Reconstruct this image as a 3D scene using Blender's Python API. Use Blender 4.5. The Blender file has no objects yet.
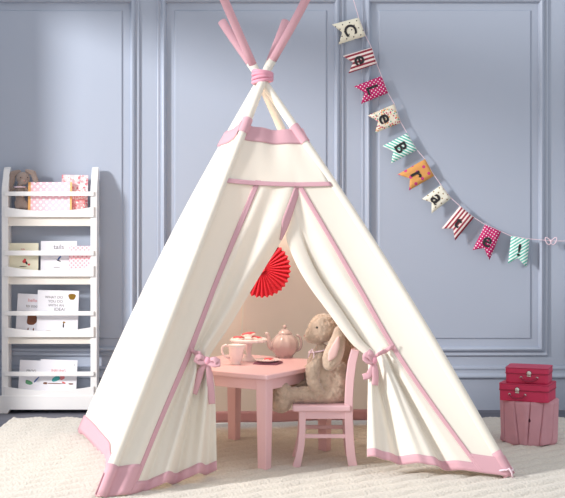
import bpy, bmesh, math, random
from mathutils import Vector, Matrix, noise
random.seed(7)
scene = bpy.context.scene
COL = scene.collection
V = Vector
PI = math.pi

# ------------------------------------------------------------------ camera
F = 1250.0; CH = 1.2; HU, HV = 282.5, 211.0
cam_d = bpy.data.cameras.new('camera'); cam = bpy.data.objects.new('camera', cam_d); COL.objects.link(cam)
cam.location = (0, 0, CH); cam.rotation_euler = (PI/2, 0, 0)
cam_d.sensor_width = 36; cam_d.lens = 36*F/565; cam_d.shift_y = -(249-HV)/565
cam_d.clip_start = .05; cam_d.clip_end = 60
scene.camera = cam

# ------------------------------------------------------------------ world, sun, window light, exposure
world = bpy.data.worlds.new('world'); scene.world = world; world.use_nodes = True
bg = world.node_tree.nodes['Background']; bg.inputs[0].default_value = (.93, .96, 1.0, 1); bg.inputs[1].default_value = .85
def light(kind, name, loc, target, energy, color, **kw):
    d = bpy.data.lights.new(name, kind); d.energy = energy; d.color = color
    for k, v in kw.items(): setattr(d, k, v)
    o = bpy.data.objects.new(name, d); COL.objects.link(o); o.location = loc
    o.rotation_euler = (V(target)-V(loc)).to_track_quat('-Z', 'Y').to_euler()
    return o
light('POINT', 'tent_fill', (-.25, 6.22, 1.14), (0, 6, 0), 10, (1.0, .88, .75), shadow_soft_size=.08)  # added fill light without a visible source, brightens and warms the tent interior
light('AREA', 'strobe_key', (-7.0, 2.7, 3.9), (-.2, 6.1, .75), 890, (1.0, .99, .98), shape='DISK', size=1.1)
scene.view_settings.view_transform = 'Standard'; scene.view_settings.look = 'None'
scene.view_settings.gamma = 1; scene.view_settings.use_curve_mapping = False
scene.view_settings.exposure = 0.0

# ------------------------------------------------------------------ helpers
def P(u, v, Y): return V(((u-HU)*Y/F, Y, CH-(v-HV)*Y/F))
def onz(u, v, z):
    Y = (CH-z)*F/(v-HV); return V(((u-HU)*Y/F, Y, z))
def lin(c):
    def f(x):
        x /= 255
        return x/12.92 if x <= .04045 else ((x+.055)/1.055)**2.4
    return tuple(f(x) for x in c) + (1,)

def mat(name, rgb, rough=.6, bump=0, bscale=200, var=0, vscale=8, trans=0, tcol=None, metal=0, sheen=0, coat=0, distort=0):
    m = bpy.data.materials.new(name); m.use_nodes = True; nt = m.node_tree; N = nt.nodes; L = nt.links
    b = N['Principled BSDF']; b.inputs['Base Color'].default_value = lin(rgb)
    b.inputs['Roughness'].default_value = rough; b.inputs['Metallic'].default_value = metal
    b.inputs['Coat Weight'].default_value = coat; b.inputs['Sheen Weight'].default_value = sheen
    tc = N.new('ShaderNodeTexCoord')
    if var:
        n = N.new('ShaderNodeTexNoise'); n.inputs['Scale'].default_value = vscale; n.inputs['Detail'].default_value = 5
        L.new(tc.outputs['Object'], n.inputs['Vector'])
        mx = N.new('ShaderNodeMix'); mx.data_type = 'RGBA'
        c = lin(rgb); mx.inputs[6].default_value = tuple(x*(1-var) for x in c[:3])+(1,)
        mx.inputs[7].default_value = tuple(min(1, x*(1+var)) for x in c[:3])+(1,)
        L.new(n.outputs['Fac'], mx.inputs[0]); L.new(mx.outputs[2], b.inputs['Base Color'])
    if bump:
        n = N.new('ShaderNodeTexNoise'); n.inputs['Scale'].default_value = bscale; n.inputs['Detail'].default_value = 4
        L.new(tc.outputs['Object'], n.inputs['Vector'])
        bp = N.new('ShaderNodeBump'); bp.inputs['Strength'].default_value = bump; bp.inputs['Distance'].default_value = .004
        L.new(n.outputs['Fac'], bp.inputs['Height']); L.new(bp.outputs[0], b.inputs['Normal'])
    if trans:
        t = N.new('ShaderNodeBsdfTranslucent'); t.inputs[0].default_value = lin(tcol or rgb)
        ms = N.new('ShaderNodeMixShader'); ms.inputs[0].default_value = trans
        L.new(b.outputs[0], ms.inputs[1]); L.new(t.outputs[0], ms.inputs[2]); L.new(ms.outputs[0], N['Material Output'].inputs[0])
    return m

def pattern(name, base, fg, kind, scale=40, size=.25, angle=0, rough=.7, axes='XZ', duty=.5):
    """dots or stripes in object space; axes picks the plane of the face"""
    m = bpy.data.materials.new(name); m.use_nodes = True; nt = m.node_tree; N = nt.nodes; L = nt.links
    b = N['Principled BSDF']; b.inputs['Roughness'].default_value = rough
    tc = N.new('ShaderNodeTexCoord'); sp = N.new('ShaderNodeSeparateXYZ'); L.new(tc.outputs['Object'], sp.inputs[0])
    cb = N.new('ShaderNodeCombineXYZ'); L.new(sp.outputs[axes[0]], cb.inputs[0]); L.new(sp.outputs[axes[1]], cb.inputs[1])
    mp = N.new('ShaderNodeMapping'); mp.inputs['Rotation'].default_value = (0, 0, angle)
    mp.inputs['Scale'].default_value = (scale, scale, scale); L.new(cb.outputs[0], mp.inputs['Vector'])
    mx = N.new('ShaderNodeMix'); mx.data_type = 'RGBA'; mx.inputs[6].default_value = lin(base); mx.inputs[7].default_value = lin(fg if not isinstance(fg, list) else fg[0])
    def math_(op, a, bb=None):
        n = N.new('ShaderNodeMath'); n.operation = op
        for i, x in enumerate((a, bb)):
            if x is None: continue
            if isinstance(x, (int, float)): n.inputs[i].default_value = x
            else: L.new(x, n.inputs[i])
        return n.outputs[0]
    if kind == 'dots':
        s2 = N.new('ShaderNodeSeparateXYZ'); L.new(mp.outputs[0], s2.inputs[0])
        dx = math_('ABSOLUTE', math_('SUBTRACT', math_('FRACT', s2.outputs[0]), .5))
        dy = math_('ABSOLUTE', math_('SUBTRACT', math_('FRACT', s2.outputs[1]), .5))
        r = math_('SQRT', math_('ADD', math_('MULTIPLY', dx, dx), math_('MULTIPLY', dy, dy)))
        f = math_('LESS_THAN', r, size)
    elif kind == 'stripes':
        s2 = N.new('ShaderNodeSeparateXYZ'); L.new(mp.outputs[0], s2.inputs[0])
        f = math_('LESS_THAN', math_('FRACT', s2.outputs[0]), duty)
    L_ok = True
    if kind == 'floral':
        v = N.new('ShaderNodeTexVoronoi'); v.inputs['Scale'].default_value = 1; L.new(mp.outputs[0], v.inputs['Vector'])
        rp = N.new('ShaderNodeValToRGB'); cr = rp.color_ramp; cr.interpolation = 'CONSTANT'
        cols = fg; cr.elements[0].color = lin(cols[0]); cr.elements[0].position = 0
        cr.elements[1].color = lin(cols[1]); cr.elements[1].position = 1/len(cols)
        for i, c in enumerate(cols[2:], 2): cr.elements.new(i/len(cols)).color = lin(c)
        s3 = N.new('ShaderNodeSeparateColor'); L.new(v.outputs['Color'], s3.inputs[0]); L.new(s3.outputs[0], rp.inputs[0])
        mx.inputs[6].default_value = lin(base); L.new(rp.outputs[0], mx.inputs[7])
        f = math_('LESS_THAN', v.outputs['Distance'], size)
    L.new(f, mx.inputs[0]); L.new(mx.outputs[2], b.inputs['Base Color'])
    return m

def origin_of(o):
    p = V((0, 0, 0))
    while o is not None: p += o.location; o = o.parent
    return p
def obj(name, bm, m, parent=None, loc=None, smooth=False, angle=None):
    """bm is in world coordinates; links it as one mesh object"""
    off = origin_of(parent) if parent else V((0, 0, 0))
    if loc is None: loc = V((0, 0, 0))
    else: loc = V(loc)
    for v in bm.verts: v.co -= off + loc
    me = bpy.data.meshes.new(name); bm.normal_update(); bm.to_mesh(me); bm.free()
    for mm in (m if isinstance(m, (list, tuple)) else [m]): me.materials.append(mm)
    o = bpy.data.objects.new(name, me); COL.objects.link(o)
    if parent: o.parent = parent
    o.location = loc
    if smooth or angle:
        me.polygons.foreach_set('use_smooth', [True]*len(me.polygons))
        if angle: me.set_sharp_from_angle(angle=math.radians(angle))
    return o
def thing(name, label, cat, loc=(0, 0, 0), group=None):
    o = bpy.data.objects.new(name, None); COL.objects.link(o); o.location = loc; o.empty_display_size = .05
    return tag(o, label, cat, group)
def tag(o, label, cat, group=None):
    o['label'] = label; o['category'] = cat
    if group: o['group'] = group
    return o
def struct(name, bm, m, parent=None, **k):
    o = obj(name, bm, m, parent, **k)
    if not parent: o['kind'] = 'structure'
    return o
def BM(): return bmesh.new()
def face(bm, pts):
    return bm.faces.new([bm.verts.new(p) for p in pts])
def box(bm, lo, hi, M=None):
    lo, hi = V(lo), V(hi)
    vs = []
    for z in (lo.z, hi.z):
        for x, y in ((lo.x, lo.y), (hi.x, lo.y), (hi.x, hi.y), (lo.x, hi.y)):
            p = V((x, y, z)); vs.append(bm.verts.new(M @ p if M else p))
    for f in ((3, 2, 1, 0), (4, 5, 6, 7), (0, 1, 5, 4), (1, 2, 6, 5), (2, 3, 7, 6), (3, 0, 4, 7)):
        bm.faces.new([vs[i] for i in f])
    return bm
def bev(o, w=.003, seg=2):
    md = o.modifiers.new('bevel', 'BEVEL'); md.width = w; md.segments = seg; md.limit_method = 'ANGLE'; md.angle_limit = math.radians(40)
    return o
def prism(bm, pts, vec):
    """closed polygon (list of Vectors) extruded along vec"""
    a = [bm.verts.new(p) for p in pts]; b = [bm.verts.new(V(p)+V(vec)) for p in pts]
    bm.faces.new(a); bm.faces.new(list(reversed(b)))
    n = len(a)
    for i in range(n): bm.faces.new((a[(i+1) % n], a[i], b[i], b[(i+1) % n]))
    bmesh.ops.recalc_face_normals(bm, faces=bm.faces)
    return bm
def tube(bm, pts, r, seg=12, cap=True):
    pts = [V(p) for p in pts]; n = len(pts)
    rs = r if isinstance(r, (list, tuple)) else [r]*n
    rings = []; prev = None
    for i, p in enumerate(pts):
        t = (pts[min(i+1, n-1)]-pts[max(i-1, 0)]).normalized()
        if prev is None:
            a = V((0, 0, 1)) if abs(t.z) < .9 else V((1, 0, 0)); x = t.cross(a).normalized()
        else:
            x = (prev - t*prev.dot(t)).normalized()
        prev = x; y = t.cross(x)
        rings.append([bm.verts.new(p + (x*math.cos(2*PI*k/seg)+y*math.sin(2*PI*k/seg))*rs[i]) for k in range(seg)])
    for a, b in zip(rings, rings[1:]):
        for k in range(seg): bm.faces.new((a[k], a[(k+1) % seg], b[(k+1) % seg], b[k]))
    if cap: bm.faces.new(list(reversed(rings[0]))); bm.faces.new(rings[-1])
    return bm
def lathe(bm, prof, c, seg=40, rib=None):
    """prof: list of (r, z) ; c: centre of the base ; rib(theta, r, z) -> r"""
    c = V(c); rings = []
    for r, z in prof:
        if r < 1e-5: rings.append([bm.verts.new(c+V((0, 0, z)))]); continue
        ring = []
        for k in range(seg):
            th = 2*PI*k/seg; rr = rib(th, r, z) if rib else r
            ring.append(bm.verts.new(c+V((rr*math.cos(th), rr*math.sin(th), z))))
        rings.append(ring)
    for a, b in zip(rings, rings[1:]):
        for k in range(seg):
            k2 = (k+1) % seg
            if len(a) == 1 and len(b) == 1: continue
            if len(a) == 1: bm.faces.new((a[0], b[k2], b[k]))
            elif len(b) == 1: bm.faces.new((a[k], a[k2], b[0]))
            else: bm.faces.new((a[k], a[k2], b[k2], b[k]))
    bmesh.ops.recalc_face_normals(bm, faces=bm.faces)
    return bm
def interp(tab, s):
    """tab: list of (s, value) with float or Vector values; smooth-ish linear"""
    if s <= tab[0][0]: return tab[0][1]
    for (a, x), (b, y) in zip(tab, tab[1:]):
        if s <= b:
            t = (s-a)/(b-a); return x+(y-x)*t
    return tab[-1][1]
def catmull(tab, s):
    n = len(tab)
    if s <= tab[0][0]: return tab[0][1]
    if s >= tab[-1][0]: return tab[-1][1]
    for i in range(n-1):
        a, x = tab[i]; b, y = tab[i+1]
        if s <= b:
            t = (s-a)/(b-a); h = b-a
            mx = (y - tab[i-1][1])/(b-tab[i-1][0])*h if i > 0 else (y-x)
            my = (tab[i+2][1]-x)/(tab[i+2][0]-a)*h if i < n-2 else (y-x)
            return x*(2*t**3-3*t*t+1)+mx*(t**3-2*t*t+t)+y*(-2*t**3+3*t*t)+my*(t**3-t*t)
def grid(bm, fn, q0, q1, nq, s0, s1, ns):
    rows = [[bm.verts.new(fn(q0+(q1-q0)*i/nq, s0+(s1-s0)*j/ns)) for i in range(nq+1)] for j in range(ns+1)]
    for a, b in zip(rows, rows[1:]):
        for i in range(nq): bm.faces.new((a[i], b[i], b[i+1], a[i+1]))
    return bm
def thick(o, t=.004, off=0):
    md = o.modifiers.new('solid', 'SOLIDIFY'); md.thickness = t; md.offset = off; return o
def text_mesh(bm, s, M, size, bold=0):
    cu = bpy.data.curves.new('lettering', 'FONT'); cu.body = s; cu.size = size; cu.align_x = 'CENTER'; cu.align_y = 'CENTER'
    cu.extrude = .0004; cu.offset = bold
    o = bpy.data.objects.new('lettering', cu); COL.objects.link(o)
    dg = bpy.context.evaluated_depsgraph_get(); dg.update()
    me = bpy.data.meshes.new_from_object(o.evaluated_get(dg))
    t = BM(); t.from_mesh(me); t.transform(M); me2 = bpy.data.meshes.new('t'); t.to_mesh(me2); t.free(); bm.from_mesh(me2)
    bpy.data.objects.remove(o); bpy.data.curves.remove(cu); bpy.data.meshes.remove(me); bpy.data.meshes.remove(me2)
    return bm
def frame_M(c, x, y):
    x = V(x).normalized(); y = (V(y)-x*V(y).dot(x)).normalized(); z = x.cross(y)
    return Matrix(((x.x, y.x, z.x, c[0]), (x.y, y.y, z.y, c[1]), (x.z, y.z, z.z, c[2]), (0, 0, 0, 1)))

# ------------------------------------------------------------------ materials
M = {}
M['wall'] = mat('wall paint', (166, 174, 190), .45, var=.02, vscale=2)
M['pink'] = mat('pink paint', (232, 190, 195), .38, coat=.15)
M['white'] = mat('white paint', (232, 230, 230), .4)
M['apron'] = mat('cream backing', (226, 220, 212), .5)
M['canvas'] = mat('cream canvas', (241, 235, 224), .95, bump=.25, bscale=450, trans=.14, tcol=(252, 232, 212), var=.02, vscale=5)
M['lining'] = mat('warm-lit sheer canvas', (246, 234, 220), .95, bump=.25, bscale=450, trans=.50, tcol=(255, 230, 204), var=.02, vscale=5)  # back panel copy of the canvas, interior's warm light put into its colour
M['side'] = mat('bright-lit canvas', (247, 243, 238), .95, bump=.25, bscale=450, trans=.30, tcol=(255, 226, 196), var=.02, vscale=5)  # side panel copy of the canvas, left face's strong light whitened into its colour
M['trim'] = mat('pink canvas', (224, 176, 186), .95, bump=.25, bscale=450, trans=.15)
M['knot'] = mat('pink cotton', (226, 160, 178), .95, bump=.3, bscale=300)
M['plush'] = mat('beige plush', (192, 168, 148), 1, bump=1, bscale=140, var=.42, vscale=30, sheen=.6)
M['plush_ear'] = mat('pale pink ear lining', (226, 186, 180), 1, bump=.4, bscale=200, sheen=.4)
M['grey_plush'] = mat('taupe plush', (150, 132, 124), 1, bump=1, bscale=200, var=.2, vscale=80, sheen=.4)
M['eye'] = mat('dark bead', (30, 22, 20), .2)
M['nose'] = mat('pink stitched nose', (200, 140, 130), .8)
M['china'] = mat('mauve glazed china', (192, 172, 172), .22, coat=.5)
M['cream_china'] = mat('white glazed china', (240, 226, 228), .2, coat=.5)
M['red'] = mat('red paper', (206, 40, 60), .8)
M['icing'] = mat('red icing', (214, 62, 74), .35)
M['biscuit'] = mat('white icing', (246, 226, 220), .5)
M['napkin'] = mat('plum napkin', (160, 110, 130), .9)
M['case'] = mat('crimson card', (196, 40, 84), .5, bump=.1, bscale=300)
M['case_edge'] = mat('dark crimson binding', (150, 24, 62), .5)
M['metal'] = mat('nickel metal', (205, 200, 195), .25, metal=1)
M['stump'] = mat('pink painted wood', (200, 146, 156), .7, bump=.5, bscale=30, var=.12, vscale=12)
M['string'] = mat('pink white twine', (230, 205, 215), .9)
M['paper'] = mat('white book cover', (228, 226, 232), .5)
M['pages'] = mat('paper pages', (244, 240, 230), .8)
M['creambook'] = mat('cream book cover', (226, 220, 196), .5)
M['ink'] = mat('black ink', (34, 30, 34), .6)
M['greyink'] = mat('grey ink', (120, 116, 118), .6)
M['pinkink'] = mat('coral ink', (214, 120, 126), .6)
M['brown'] = mat('brown print', (112, 62, 38), .6)
M['gold'] = mat('gold foil seal', (150, 112, 40), .35, metal=.6)
M['teal'] = mat('teal print', (60, 160, 160), .6)
M['green'] = mat('green print', (90, 150, 110), .6)
M['blue'] = mat('blue print', (70, 100, 160), .6)
M['redprint'] = mat('red print', (200, 60, 60), .6)
M['glass'] = None

# planked floor
def floor_mat():
    m = bpy.data.materials.new('grey floorboards'); m.use_nodes = True; N = m.node_tree.nodes; L = m.node_tree.links; b = N['Principled BSDF']
    tc = N.new('ShaderNodeTexCoord'); br = N.new('ShaderNodeTexBrick'); br.inputs['Scale'].default_value = 1
    br.inputs['Brick Width'].default_value = 1.4; br.inputs['Row Height'].default_value = .13; br.inputs['Mortar Size'].default_value = .003
    br.inputs['Color1'].default_value = lin((98, 98, 108)); br.inputs['Color2'].default_value = lin((82, 84, 96)); br.inputs['Mortar'].default_value = lin((44, 44, 52))
    L.new(tc.outputs['Object'], br.inputs['Vector']); L.new(br.outputs[0], b.inputs['Base Color']); b.inputs['Roughness'].default_value = .5
    return m
def rug_mat():
    m = bpy.data.materials.new('cream woven wool'); m.use_nodes = True; N = m.node_tree.nodes; L = m.node_tree.links; b = N['Principled BSDF']
    b.inputs['Base Color'].default_value = lin((226, 216, 202)); b.inputs['Roughness'].default_value = 1; b.inputs['Sheen Weight'].default_value = .3
    tc = N.new('ShaderNodeTexCoord'); mp = N.new('ShaderNodeMapping'); L.new(tc.outputs['Object'], mp.inputs[0])
    mp.inputs['Scale'].default_value = (60, 60, 60)
    n = N.new('ShaderNodeTexNoise'); n.inputs['Scale'].default_value = 1.6; n.inputs['Detail'].default_value = 4; L.new(mp.outputs[0], n.inputs[0])
    bp = N.new('ShaderNodeBump'); bp.inputs['Strength'].default_value = .9; bp.inputs['Distance'].default_value = .008
    L.new(n.outputs['Fac'], bp.inputs['Height']); L.new(bp.outputs[0], b.inputs['Normal'])
    mx = N.new('ShaderNodeMix'); mx.data_type = 'RGBA'; mx.inputs[6].default_value = lin((194, 184, 170)); mx.inputs[7].default_value = lin((224, 217, 206))
    L.new(n.outputs['Fac'], mx.inputs[0]); L.new(mx.outputs[2], b.inputs['Base Color'])
    return m

# ------------------------------------------------------------------ room
WY = 7.55
bm = BM(); box(bm, (-3.2, -.6, -.1), (3.2, WY+.2, 0)); struct('floor', bm, floor_mat())
bm = BM(); box(bm, (-3.2, WY, 0), (3.2, WY+.15, 2.95)); struct('wall_back', bm, M['wall'])
# left wall with the tall window the daylight comes through
LX = -2.25
bm = BM()
YA, YB, ZA, ZB = 1.2, 6.80, .30, 2.66
for lo, hi in (((LX-.15, .6, 0), (LX, YA, 2.95)), ((LX-.15, YB, 0), (LX, WY, 2.95)), ((LX-.15, YA, 0), (LX, YB, ZA)), ((LX-.15, YA, ZB), (LX, YB, 2.95))): box(bm, lo, hi)
struct('wall_left', bm, M['wall'])
win = thing('window_1', '', ''); del win['label']; del win['category']; win['kind'] = 'structure'
bm = BM()
for lo, hi in (((LX-.02, YA-.08, ZA-.08), (LX+.02, YA, ZB+.08)), ((LX-.02, YB, ZA-.08), (LX+.02, YB+.08, ZB+.08)), ((LX-.02, YA, ZA-.08), (LX+.02, YB, ZA)), ((LX-.02, YA, ZB), (LX+.02, YB, ZB+.08))): box(bm, lo, hi)
obj('window_frame', bm, M['white'], win)
# raised fields and picture-frame mouldings
def wx(u, y=WY): return (u-HU)*y/F
def wz(v, y=WY): return CH-(v-HV)*y/F
def ring_sweep(bm, x0, x1, z0, z1, prof):
    """rectangular frame; prof = [(inset, height)] from outer edge inwards, mitred"""
    rings = []
    for d, h in prof:
        y = WY-h
        rings.append([bm.verts.new(p) for p in ((x0+d, y, z0+d), (x1-d, y, z0+d), (x1-d, y, z1-d), (x0+d, y, z1-d))])
    for a, b in zip(rings, rings[1:]):
        for i in range(4):
            j = (i+1) % 4; bm.faces.new((a[i], a[j], b[j], b[i]))
    return bm
FR = [(0, 0), (0, .012), (.006, .016), (.013, .012), (.016, .010), (.022, .010), (.026, .020), (.034, .030), (.042, .032), (.050, .026), (.053, .004), (.056, 0)]
panels = [(-46, 139.5), (157.5, 343.5), (361.5, 547.5), (565.5, 751)]
for i, (u0, u1) in enumerate(panels):
    bm = BM(); ring_sweep(bm, wx(u0), wx(u1), wz(355.5), wz(-6), FR); struct('trim_%d' % (i+1), bm, M['wall'], angle=50)
    bm = BM(); x0, x1, z0, z1 = wx(u0+17), wx(u1-17), wz(338.5), wz(10.5)
    rings = []
    for d, h in ((0, 0), (0, .004), (.005, .008)):
        rings.append([bm.verts.new(p) for p in ((x0+d, WY-h, z0+d), (x1-d, WY-h, z0+d), (x1-d, WY-h, z1-d), (x0+d, WY-h, z1-d))])
    for a, b in zip(rings, rings[1:]):
        for k in range(4): bm.faces.new((a[k], a[(k+1) % 4], b[(k+1) % 4], b[k]))
    bm.faces.new(rings[-1]); struct('trim_%d' % (i+5), bm, M['wall'])
# baseboard with its cap
prof = [(0, 0), (.014, 0), (.014, .185), (.017, .19), (.030, .196), (.032, .204), (.026, .214), (.016, .222), (.014, .24), (.02, .246), (.02, .256), (.010, .264), (0, .266)]
bm = BM(); prism(bm, [V((-3.2, WY-a, b)) for a, b in prof], (6.4, 0, 0)); struct('baseboard_back', bm, M['wall'])

# ------------------------------------------------------------------ rug
RX0, RX1, RY0, RY1 = -1.56, 2.05, 1.4, 7.19
rug = thing('woven_rug', 'large cream chunky woven wool rug spread under the tent and table', 'rug', (0, 4.3, 0))
bm = BM(); nx, ny = 420, 620
def rugp(i, j):
    x = RX0+(RX1-RX0)*i/nx; y = RY0+(RY1-RY0)*j/ny
    e = min(i, nx-i, j, ny-j)
    z = .013 + .0062*(2*abs(math.sin(PI*(y - .72*x + .02*abs(((x/.16) % 1)*2-1))/.125))**.8-1) + .0014*math.sin(2*PI*(x+.5*y)/.030)
    z *= min(1, .35+e/3.0)
    if e == 0: z = 0
    w = .006*noise.noise(V((x*6, y*6, 0)))
    return V((x+(w if i in (0, nx) else 0), y+(w*2 if j == ny else 0), z))
RM = rug_mat()
rows = [[bm.verts.new(rugp(i, j)) for i in range(nx+1)] for j in range(ny+1)]
for a, b in zip(rows, rows[1:]):
    for i in range(nx): bm.faces.new((a[i], a[i+1], b[i+1], b[i]))
obj('rug_pile', bm, RM, rug, smooth=True)
RZ = .014

# ------------------------------------------------------------------ play tent
FL = onz(100, 499, .012); FRt = onz(510, 478, .012); BL = onz(82, 434, .012); BR = onz(408, 424, .012)
KY = 6.16; K = P(262, 79, KY)
tent = thing('play_tent', 'cream canvas play tent with pink trim, pink ties and tall crossed poles', 'tent', (K.x, KY, 0))
koff = {'FL': V((.008, -.022, 0)), 'FR': V((-.004, -.005, 0)), 'BL': V((.004, .022, .012)), 'BR': V((-.008, .040, -.01))}
foot = {'FL': FL, 'FR': FRt, 'BL': BL, 'BR': BR}
bow = {'FL': V((0, 0, 0)), 'FR': V((.030, 0, .012)), 'BL': V((-.035, 0, .01)), 'BR': V((.01, .01, 0))}
top_t = {'FL': 1.165, 'FR': 1.165, 'BL': 1.30, 'BR': 1.30}
def pole(n, t):
    a = foot[n]; b = K+koff[n]
    return a+(b-a)*t + bow[n]*math.sin(PI*min(t, 1.15))
PR = .0235
for n in ('BL', 'BR', 'FL', 'FR'):
    bm = BM(); ts = [.004+.99*k/24 for k in range(25)] + [1.0, 1.02, 1.045]
    tube(bm, [pole(n, t) for t in ts], [PR*(1-.12*min(t, 1)) for t in ts], 16)
    po = obj('pole_sleeve', bm, M['canvas'], tent, smooth=True); po['label'] = 'cream canvas sleeve over the pole'
    bm = BM(); ts = [1.035+(top_t[n]-1.035)*k/6 for k in range(7)]
    tube(bm, [pole(n, t) for t in ts], [PR*(.86+.08*k/6) for k in range(7)], 16)
    pt = obj('pole_cover', bm, M['trim'], tent, smooth=True); pt['label'] = 'pink canvas cover on the pole top'
for n, t0, t1 in (('FL', .848, .887), ('FR', .822, .868), ('BL', .808, .850)):
    bm = BM(); tube(bm, [pole(n, t0+(t1-t0)*k/4) for k in range(5)], PR*1.08, 16, cap=False); o = obj('top_band', bm, M['trim'], tent, smooth=True); o['label'] = 'pink band wrapped over the pole sleeve'
for n, t0, t1 in (('FL', .004, .068), ('FR', .004, .058), ('BL', .004, .045), ('BR', .004, .045)):
    bm = BM(); tube(bm, [pole(n, t0+(t1-t0)*k/4) for k in range(5)], PR*1.12, 16, cap=True); o = obj('hem_band', bm, M['trim'], tent, smooth=True); o['label'] = 'pink canvas round the pole foot'
# front plane
n_f = (FRt-FL).cross(K-FL).normalized()
if n_f.y > 0: n_f = -n_f
cam_p = V((0, 0, CH))
def pf(u, v, off=0):
    d = V(((u-HU)/F, 1, -(v-HV)/F)); t = (FL-cam_p).dot(n_f)/d.dot(n_f)
    p = cam_p+d*t
    if off: p = cam_p + d*(t+off)
    return p
def sm(x): x = max(0, min(1, x)); return x*x*(3-2*x)
def curve(tab): return lambda s: catmull(tab, s)
# upper front panel between the poles
def upper(q, s):
    l = catmull([(0, pf(246, 127)), (1, pf(223, 185))], s); r = catmull([(0, pf(301, 131)), (1, pf(329.5, 188.5))], s)
    p = l.lerp(r, q); sag = math.sin(PI*q)
    drop = .006*(1-s)*sag
    return p + V((0, 0, -drop)) + n_f*PR*.85*(1-s*min(1, min(q, 1-q)/.3)) - n_f*(.022*sag*(1-s) + .006*math.sin(5*PI*q)*(1-s)) + n_f*.002
bm = BM(); grid(bm, upper, 0, 1, 30, 0, 1.03, 20); thick(obj('front_panel', bm, M['canvas'], tent, smooth=True))
bm = BM(); grid(bm, lambda q, s: upper(q, s)+n_f*.005, -.01, 1.01, 30, -.01, .25, 8); o = thick(obj('top_band', bm, M['trim'], tent, smooth=True)); o['label'] = 'pink band along the open top of the front panel'
bm = BM(); grid(bm, lambda q, s: upper(q, s)+n_f*.007, -.01, 1.01, 30, .93, 1.03, 3); o = thick(obj('trim_tape', bm, M['trim'], tent, smooth=True)); o['label'] = 'pink tape'

# flaps -------------------------------------------------------------
def flap(O, S, I, folds, name, inner_edge_tape):
    def fn(q, s):
        o, t, i = catmull(O, s), catmull(S, s), catmull(I, s)
        if q < 0: p = o.lerp(t, 1+q); w = 1+q     # q in -1..0 : pole to tape
        else: p = t.lerp(i, q)
        return p + n_f*(folds(q, s) + PR*.85*max(0, -q))
    bm = BM(); grid(bm, fn, -1, 1, 110, 0, 1, 90); fl = thick(obj(name, bm, M['canvas'], tent, smooth=True))
    def tape(nm, q0, q1, nq, s0, s1, ns, lab, d=.0045):
        bm = BM(); grid(bm, lambda q, s: fn(q, s)+n_f*d, q0, q1, nq, s0, s1, ns)
        t = thick(obj(nm, bm, M['trim'], tent, smooth=True)); t['label'] = lab
        return t
    return fn, tape
# left flap ; tie at s=.575
O = [(0, pf(225, 178)), (1, pf(99, 498))]
S = [(0, pf(258, 181, .0)), (.3, pf(221, 271, .05)), (.575, pf(190, 350, .07)), (.8, pf(158.5, 425, .05)), (1, pf(130, 495, .02))]
I = [(0, pf(302, 184, .0)), (.12, pf(290, 222, .02)), (.2, pf(282, 239, .05)), (.35, pf(262, 272, .09)), (.48, pf(232, 322, .11)), (.575, pf(208, 360, .10)), (.64, pf(214, 376, .12)), (.75, pf(216, 402, .17)), (1, pf(217, 470, .25))]
def sm(x): x = max(0, min(1, x)); return x*x*(3-2*x)
def lf(q, s):
    a = interp([(0, .004), (.3, .016), (.5, .022), (.575, .016), (.7, .034), (1, .040)], s)
    if q < 0:
        w = 1+q
        return -.030*math.sin(PI*w)*math.sin(PI*min(1, s*1.1))*1.0 - .012*math.sin(2*PI*w)*sm(s*2)
    env = sm(q*4)*1.0
    if s < .575:
        return a*env*math.sin(2*PI*(1.6*q+.35*s)+.3) + (-.010*env*sm((q-.8)*5)*(1-s))
    return a*env*(math.sin(2*PI*(2.6*q+.3*s)+.4)+.3*math.sin(2*PI*5.3*q+1))
lfn, ltape = flap(O, S, I, lf, 'door_flap', None)
wq = .085
bm = None
def tapeline(fn, tape, half_at, s0, s1):
    pass
def strip(fn, s0, s1, w_m, ns, lab, d=.0045, qc=0.0):
    """tape of real width w_m (metres) centred on q=qc"""
    def g(k, s):
        e = .02
        a = (fn(qc-e, s)-fn(qc, s)).length/e; b = (fn(qc+e, s)-fn(qc, s)).length/e
        h = w_m/2
        return fn(qc-h/a*(-k) if k < 0 else qc+h/b*k, s) + n_f*d if k >= 0 else fn(qc+h/a*k, s)+n_f*d
    bm = BM(); grid(bm, g, -1, 1, 4, s0, s1, ns); t = thick(obj('trim_tape', bm, M['trim'], tent, smooth=True)); t['label'] = lab
strip(lfn, 0, 1, .026, 80, 'pink tape')
ltape('hem_band', 0, 1, 110, .965, 1.0, 3, 'pink hem')
ltape('corner_patch', -1, 0, 20, .915, 1.0, 8, 'pink corner patch')
bm = BM()
def edge_strip(k, s):   # pink edging where the left flap overlaps the right one
    wdt = interp([(0, .016), (.12, .022), (.20, .005)], s)
    a = lfn(1, s); b = lfn(.9, s); d = (b-a).normalized()
    return a + d*wdt*k*2 + n_f*.006
grid(bm, edge_strip, 0, 1, 3, 0, .20, 24); o = thick(obj('trim_tape', bm, M['trim'], tent, smooth=True)); o['label'] = 'pink tape on the overlapping flap edge'
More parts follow.
